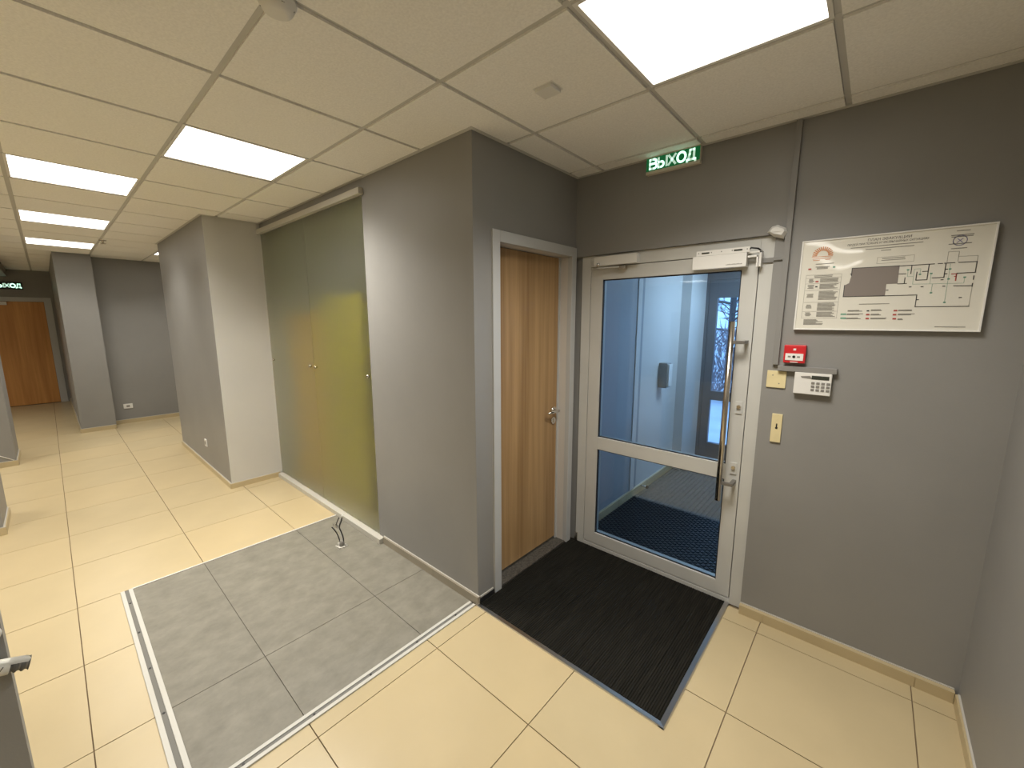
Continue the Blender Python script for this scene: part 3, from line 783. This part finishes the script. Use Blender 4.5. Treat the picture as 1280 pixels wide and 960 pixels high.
# store room behind the glass
w = MB()
w.box(-4.75, YG + T, 0, -4.625, 2.45, H); w.box(-2.45, YG + T, 0, -2.35, 2.45, H); w.box(-4.75, 2.45, 0, -2.35, 2.55, H)
w.box(-4.75, YG + T, H, -2.35, 2.55, H + .08)
struct('wall_store', w, 'storewall')
struct('floor_store', box(-4.625, YG, -.05, -2.45, 2.45, 0), 'tile')
def cupboard(label, x0, x1, y0, z1, m):
    t = thing('cupboard', label, 'cupboard', ((x0 + x1) / 2, y0 + .2, 0))
    box(x0, y0 + .02, 0, x1, y0 + .40, z1).build('body', m, t)
    xm = (x0 + x1) / 2
    for a, b in ((x0 + .003, xm - .003), (xm + .003, x1 - .003)):
        d = box(a, y0, .08, b, y0 + .02, z1 - .005, bevel=.002).build('door', m, t)
cupboard('ochre cupboard, a blurred shape behind the frosted glass next to the wall block', -4.54, -3.82, 1.68, 1.72, 'orange')
cupboard('yellow cupboard, a blurred shape behind both frosted glass panels', -3.81, -3.05, 1.68, 1.86, 'yellow')

# ------------------------------------------------------------------ wires from the grey floor
t = thing('floor_wires', 'bent black and grey wires sticking out of a hole in the grey tiles', 'wires', (-2.80, 1.265, 0))
def wire(pts, r, m):
    q = [Vector(p) for p in pts]; out = []
    for k in range(len(q) - 1):
        p0, p1, p2, p3 = q[max(k - 1, 0)], q[k], q[k + 1], q[min(k + 2, len(q) - 1)]
        for s in range(5):
            u = s / 5
            out.append(.5 * ((2 * p1) + (-p0 + p2) * u + (2 * p0 - 5 * p1 + 4 * p2 - p3) * u * u + (-p0 + 3 * p1 - 3 * p2 + p3) * u ** 3))
    out.append(q[-1])
    return MB().tube(out, r, 8).build('wire', m, t)
wx, wy = -2.80, 1.262
ux, uy = .75, .66    # a direction across the view, along the floor
def W(s, z, d=0.0): return (wx + ux * s - .66 * d, wy + uy * s + .75 * d, z)
wire([W(-.004, .001), W(-.012, .05), W(-.030, .105), W(-.062, .150)], .0042, 'black')
wire([W(.014, .001), W(.018, .06), W(.004, .115), W(-.006, .150), W(.012, .200), W(.020, .235)], .0046, 'black')
wire([W(.006, .001), W(.010, .06), W(-.004, .118), W(-.016, .152), W(.0, .195), W(.013, .230)], .0034, 'white')
wire([W(-.016, .150), W(-.026, .172), W(-.016, .200), W(-.004, .224)], .0034, 'black')
wire([W(-.020, .140), W(-.036, .150), W(-.048, .160), W(-.050, .178)], .0028, 'steel')
wire([W(-.012, .142), W(-.026, .150), W(-.034, .162), W(-.032, .176)], .0026, 'steel')
MB().tube([W(.012, .226), W(.021, .238), W(.026, .241)], .0075, 10).build('tape_wrap', 'tape', t)
MB().tube([W(.004, 0), W(.006, .028), W(.005, .048)], [.019, .016, .013], 12).build('conduit_stub', 'key', t)
pm = MB()
for k in range(16):
    a = 2 * PI * k / 16; rr = .022 + .018 * rnd.random()
    px, py = wx + rr * math.cos(a), wy + rr * math.sin(a); s = .006 + .008 * rnd.random()
    pm.prism([(px + s * math.cos(2 * PI * q / 6 + k), py + s * math.sin(2 * PI * q / 6 + k) * .8) for q in range(6)], 2, .0011, .003 + .006 * rnd.random())
pm.build('mortar_rim', 'mortar', t)

# ------------------------------------------------------------------ conduit taped up by the partition
t = thing('corrugated_conduit', 'paper-taped corrugated conduit end sticking out past the thin partition', 'conduit', (-1.90, -.25, .6))
cy0, cy1 = -.30, -.158
def CP(y, off=0): f = (y + .214) / .058; return (-1.90, y, .606 - .020 * f + off)
pts = [CP(cy0 + (cy1 - cy0) * k / 40) for k in range(41)]
rr = [(.0212 if k % 4 < 2 else .0168) for k in range(41)]
cm = MB(); cm.tube(pts, rr, 20, cap=False); cm.build('corrugated_tube', 'corr', t)
cm = MB(); cm.tube([CP(cy1 - .002), CP(cy1 - .05)], [.0172, .0165], 20, cap=False); cm.build('tube_inside', 'key', t)
tp = MB(); tp.tube([CP(cy0 - .01), CP(-.222), CP(-.202), CP(-.196)], [.0232, .0235, .0232, .0222], 20); tp.build('paper_tape', 'tape', t)
fl = MB(); bm = fl.bm   # loose paper flap wrapped over the top of the tube
rows = []
for k in range(9):
    a = math.radians(38 + 130 * k / 8)
    row = []
    for y, r in ((-.215, .0245), (-.185, .0240), (-.158 + .006 * math.sin(k), .0232)):
        c = CP(y); row.append(bm.verts.new((c[0] + r * math.cos(a), c[1], c[2] + r * math.sin(a))))
    rows.append(row)
for a, b in zip(rows, rows[1:]):
    for q in range(2): bm.faces.new([a[q], a[q + 1], b[q + 1], b[q]])
bmesh.ops.solidify(bm, geom=list(bm.faces), thickness=.0008)
fl.build('paper_flap', 'tape', t)
ck = MB()
for a, b in (((-.222, .612), (-.216, .604)), ((-.216, .604), (-.206, .617))):
    ck.tube([(-1.8768, a[0], a[1]), (-1.8768, b[0], b[1])], .0012, 6)
ck.build('tick_mark', 'ink', t)
t = thing('wall_socket', 'round white fitting on the thin partition', 'socket', (-1.935, -.225, .70))
MB().tube([(-1.935, -.228, .705), (-1.922, -.228, .705)], [.028, .026], 24).build('cover', 'white', t)
MB().tube([(-1.922, -.228, .705), (-1.919, -.228, .705)], .012, 16).build('centre', 'key', t)

# ------------------------------------------------------------------ sockets, ceiling devices
def socket(label, x, y, z, n):
    t = thing('wall_socket', label, 'socket', (x, y, z))
    if n == 'y':
        box(x - .04, y - .010, z - .04, x + .04, y, z + .04, bevel=.002).build('cover', 'white', t)
        MB().tube([(x, y - .0105, z), (x, y - .012, z)], .022, 16).build('insert', 'key', t)
    else:
        box(x, y - .055, z - .038, x + .010, y + .055, z + .038, bevel=.002).build('cover', 'white', t)
        box(x + .0095, y - .020, z - .015, x + .0115, y + .020, z + .015).build('insert', 'key', t)
socket('white socket low on the front of the wall block', -5.477, YP, .298, 'y')
socket('white socket low on the far recess wall', XF, .735, .275, 'x')
t = thing('smoke_detector', 'square white ceiling detector near the corner of the oak door wall', 'detector', (-1.098, 1.465, H))
box(-1.138, 1.430, H - .025, -1.058, 1.500, H - .0075, bevel=.003).build('detector_body', 'white', t)
box(-1.146, 1.424, H - .0105, -1.050, 1.506, H - .0072).build('mounting_base', 'white', t)
t = thing('smoke_detector', 'round white ceiling detector above the grey tiled patch', 'detector', (-1.41, .555, H))
MB().tube([(-1.412, .560, H - .008), (-1.412, .560, H - .022), (-1.412, .560, H - .042), (-1.412, .560, H - .050)], [.052, .052, .040, .025], 28).build('detector_body', 'white', t)
for k in range(6):
    a = k * PI / 3
    box(-1.412 + .040 * math.cos(a) - .004, .56 + .040 * math.sin(a) - .004, H - .036, -1.412 + .040 * math.cos(a) + .004, .56 + .040 * math.sin(a) + .004, H - .024).build('vent', 'black', t)
t = thing('sprinkler', 'small brass ceiling sprinkler on the grid between far panels', 'sprinkler', (-6.967, .568, H))
MB().tube([(-6.967, .568, H), (-6.967, .568, H - .012)], .035, 16).build('rose', 'steel', t)
MB().tube([(-6.967, .568, H - .012), (-6.967, .568, H - .045)], .010, 10).build('nozzle', 'steel', t)
MB().tube([(-6.967, .568, H - .045), (-6.967, .568, H - .049)], .026, 16).build('deflector', 'steel', t)
# cable on the pier foot
tag(MB().tube([(-7.246, -.62, .235), (-7.246, -.51, .135), (-7.246, -.415, .064)], .005, 8).build('white_cable', 'whitemetal', None, (-7.25, -.5, 0)), 'thin white cable running down the foot of the far pier', 'cable')

# ------------------------------------------------------------------ far door
d3 = thing('door_3', 'orange oak door at the end of the corridor', None, (XD, -.43, 0), kind='structure')
fr = MB(.003)
fr.box(XD - .05, .036, 0, XD + .015, .135, 2.075); fr.box(XD - .05, -.99, 0, XD + .015, -.895, 2.075); fr.box(XD - .05, -.895, 1.995, XD + .015, .036, 2.075)
fr.build('frame', 'frame_alu', d3)
box(XD - .14, -.98, 0, XD - .052, .125, 2.075).build('back_lining', 'dark', d3)
lf = box(XD - .05, -.892, .008, XD - .012, .033, 1.992).build('leaf', 'wood2', d3)
MB().tube([(XD - .012, -.83, 1.0), (XD + .04, -.83, 1.0), (XD + .04, -.72, 1.0)], .01, 10).build('lever_handle', 'chrome', lf)
t = thing('door_closer', 'white door closer at the top of the far oak door', 'door closer', (XD, -.65, 1.95))
box(XD - .012, -.80, 1.925, XD + .05, -.43, 1.985, bevel=.004).build('closer_body', 'white', t)

# ------------------------------------------------------------------ vestibule behind the exit door
VX0, VX1, VY0, VY1, VH = -1.572, .30, YW + T, 5.0, 2.35
struct('wall_vestibule', box(VX0 - .12, VY0, 0, VX0, 4.50, VH), 'vest_wall', 'pale wall of the vestibule behind the exit door')
struct('wall_vestibule_pilaster', box(VX0 - .12, 4.50, 0, -1.472, VY1 + .1, VH), 'vest_wall', 'pilaster of the vestibule next to the entrance door')
struct('wall_vestibule_right', box(VX1, VY0, 0, VX1 + .1, VY1 + .1, VH), 'vest_wall')
struct('ceiling_vestibule', box(VX0 - .12, VY0, VH, VX1 + .1, VY1 + .1, VH + .08), 'vest_wall')
struct('floor_vestibule', box(VX0 - .12, VY0 - .08, -.1, VX1 + .1, VY1 + .1, -.012), 'vest_floor', 'grey ribbed floor of the vestibule')
baseboard('baseboard_vestibule', (VX0, VY0), (VX0, 4.50), (1, 0), .07, .018)
# darker panel: light falloff on the near vestibule wall, put into colour
d4 = thing('wall_shade_panel', 'blue grey panel painting shade onto the near vestibule side wall', None, (VX0, 3.1, 0), kind='structure')
box(VX0, VY0 + .01, .08, VX0 + .006, 3.42, VH - .001).build('leaf', 'vest_shade', d4)  # flat sheet in the shade tone, no real door leaf
box(VX0, 3.42, .08, VX0 + .014, 3.50, VH - .001).build('frame', 'vest_wall', d4)  # paler upright band bordering the shade sheet
box(VX0, 3.50, .08, VX0 + .006, 3.56, VH - .001).build('frame', 'vest_shade', d4)  # narrow last strip in the shade tone
# ribbed carpet and rubber mat
rc = MB()
for k in range(46):
    xx = VX0 + .02 + k * .04
    rc.prism([(xx, -.012), (xx + .006, -.005), (xx + .026, -.005), (xx + .032, -.012)], 1, 3.52, VY1)
o = rc.build('ribbed_carpet', 'vest_floor', None, (-.7, 4.2, -.012)); tag(o, 'grey ribbed carpet at the far end of the vestibule', 'carpet')
t = thing('rubber_mat', 'black studded rubber mat just behind the exit door', 'rubber mat', (-.65, 3.05, 0))
box(VX0 + .02, VY0 + .02, -.012, VX1 - .05, 3.50, .004).build('mat_sheet', 'rubber_mat', t)
sm = MB()
yy = VY0 + .04; r = 0
while yy < 3.49:
    xx = VX0 + .035 + (.0275 if r % 2 else 0)
    while xx < VX1 - .07:
        sm.prism([(xx - .019, yy), (xx, yy - .0075), (xx + .019, yy), (xx, yy + .0075)], 2, .004, .0095); xx += .055
    yy += .021; r += 1
o = sm.build('mat_studs', 'rubber_mat', t); o['kind'] = 'stuff'
t = thing('ceiling_lamp', 'unseen cool ceiling panel added in place of daylight in the vestibule', 'ceiling lamp', (-.7, 4.25, VH))  # added lamp out of view, its cool light stands in for daylight
box(-1.0, 3.95, VH - .02, -.4, 4.55, VH, bevel=.003).build('lamp_frame', 'whitemetal', t)
box(-.98, 3.97, VH - .024, -.42, 4.53, VH - .0205).build('diffuser', mat('added_daylight_glow', (.9, .9, .9), emit=(.54, .77, 1), estr=26.0), t)
# dispenser, stopper
t = thing('wall_dispenser', 'grey dispenser on the pale vestibule wall', 'dispenser', (VX0, 4.02, 1.0))
box(VX0, 3.985, .985, VX0 + .085, 4.10, 1.235, bevel=.008).build('body', 'disp', t)
box(VX0 + .070, 4.0, 1.0, VX0 + .100, 4.09, 1.220, bevel=.006).build('front_cover', 'whitemetal', t)
t = thing('door_stopper', 'small steel door stopper at the foot of the vestibule wall', 'door stopper', (VX0 + .018, 3.66, .05))
MB().tube([(VX0 + .018, 3.66, .06), (VX0 + .075, 3.66, .06)], .009, 10).build('stem', 'chrome', t)
MB().tube([(VX0 + .075, 3.66, .06), (VX0 + .09, 3.66, .06)], .016, 12).build('buffer', 'rubber', t)
# glazed entrance
d5 = thing('door_5', 'dark framed glazed entrance door at the end of the vestibule', None, (-.7, VY1, 0), kind='structure')
def sash(x0, x1):
    m = MB(.002)
    zs = [(.0, .225), (.74, .843), (1.897, 2.09)]
    m.box(x0, VY1, 0, x0 + .085, VY1 + .06, 2.09); m.box(x1 - .085, VY1, 0, x1, VY1 + .06, 2.09)
    for a, b in zs: m.box(x0 + .085, VY1, a, x1 - .085, VY1 + .06, b)
    s = m.build('sash', 'vest_frame', d5)
    for a, b in ((.225, .74), (.843, 1.897)):
        box(x0 + .08, VY1 + .028, a - .004, x1 - .08, VY1 + .034, b + .004).build('pane', 'glass', s)
sash(-1.438, -.56); sash(-.545, VX1)
box(-1.472, VY1 - .005, 0, -1.44, VY1 + .065, VH).build('frame', 'vest_frame', d5)
box(-1.44, VY1 - .005, 2.092, VX1, VY1 + .065, VH).build('transom', 'vest_frame', d5)
MB().tube([(-.64, VY1 - .05, .75), (-.64, VY1 - .05, 1.55)], .014, 14).build('pull_bar', 'steel', d5)

# ------------------------------------------------------------------ outside
tag(box(-60, VY1 + .12, -.3, 60, 90, -.08).build('snowy_ground', 'snow', None, (0, 30, -.1)), 'trodden snow outside the entrance', 'ground', kind='structure')
def tree(x, y, h, r, label, seed):
    rn = random.Random(seed)
    t = thing('bare_tree', label, 'tree', (x, y, -.08), 'bare trees outside')
    tr = MB(); br = MB()
    top = Vector((x + rn.uniform(-.3, .3), y, h))
    tr.tube([(x, y, -.08), (x + .03, y, h * .4), top], [r, r * .8, r * .25], 8); tr.build('trunk', 'bark', t)
    def grow(p, d, L, rad, lev):
        q = p + d * L
        br.tube([p, p + d * L * .5 + Vector((rn.uniform(-.05, .05), 0, rn.uniform(-.03, .06))) * L, q], [rad, rad * .8, rad * .55], 5, cap=False)
        if lev:
            for _ in range(3):
                nd = (d + Vector((rn.uniform(-.9, .9), rn.uniform(-.9, .9), rn.uniform(-.4, .7)))).normalized()
                grow(p + d * L * rn.uniform(.4, 1), nd, L * rn.uniform(.5, .75), rad * .6, lev - 1)
    for k in range(26):
        z = h * (.12 + .85 * k / 26); a = rn.uniform(0, 2 * PI)
        d = Vector((math.cos(a), math.sin(a), rn.uniform(.1, .8))).normalized()
        grow(Vector((x + .03 * z / h, y, z)), d, h * rn.uniform(.14, .24), r * .38, 3)
    br.build('branches', 'bark', t)
tree(-3.35, 14.0, 8.5, .10, 'bare tree with a dark trunk seen through the entrance door', 1)
tree(-6.2, 26.0, 9.5, .09, 'bare tree behind the hedge outside, thin trunk', 2)
tree(-8.9, 38.0, 9.0, .10, 'bare tree outside to the side of the entrance', 5)
hg = MB(); rn = random.Random(4)
for k in range(5200):
    x = rn.uniform(-6, 1.5); y = rn.uniform(9.0, 10.4); z = rn.uniform(-.08, 1.35)
    d = Vector((rn.uniform(-.6, .6), rn.uniform(-.4, .4), rn.uniform(.3, 1))).normalized() * rn.uniform(.2, .5)
    p = Vector((x, y, z)); s = Vector((rn.uniform(-.012, .012), .004, 0)) + Vector((.008, 0, 0))
    v = [hg.bm.verts.new(c) for c in (p - s, p + s, p + d, p + Vector((0, .012, 0)))]
    for f_ in ((0, 1, 2), (1, 3, 2), (3, 0, 2)): hg.bm.faces.new([v[i] for i in f_])
o = hg.build('bare_hedge', 'twig', None, (-2.2, 9.7, -.08)); tag(o, 'tangle of bare twigs of a leafless hedge outside', 'hedge', kind='stuff')
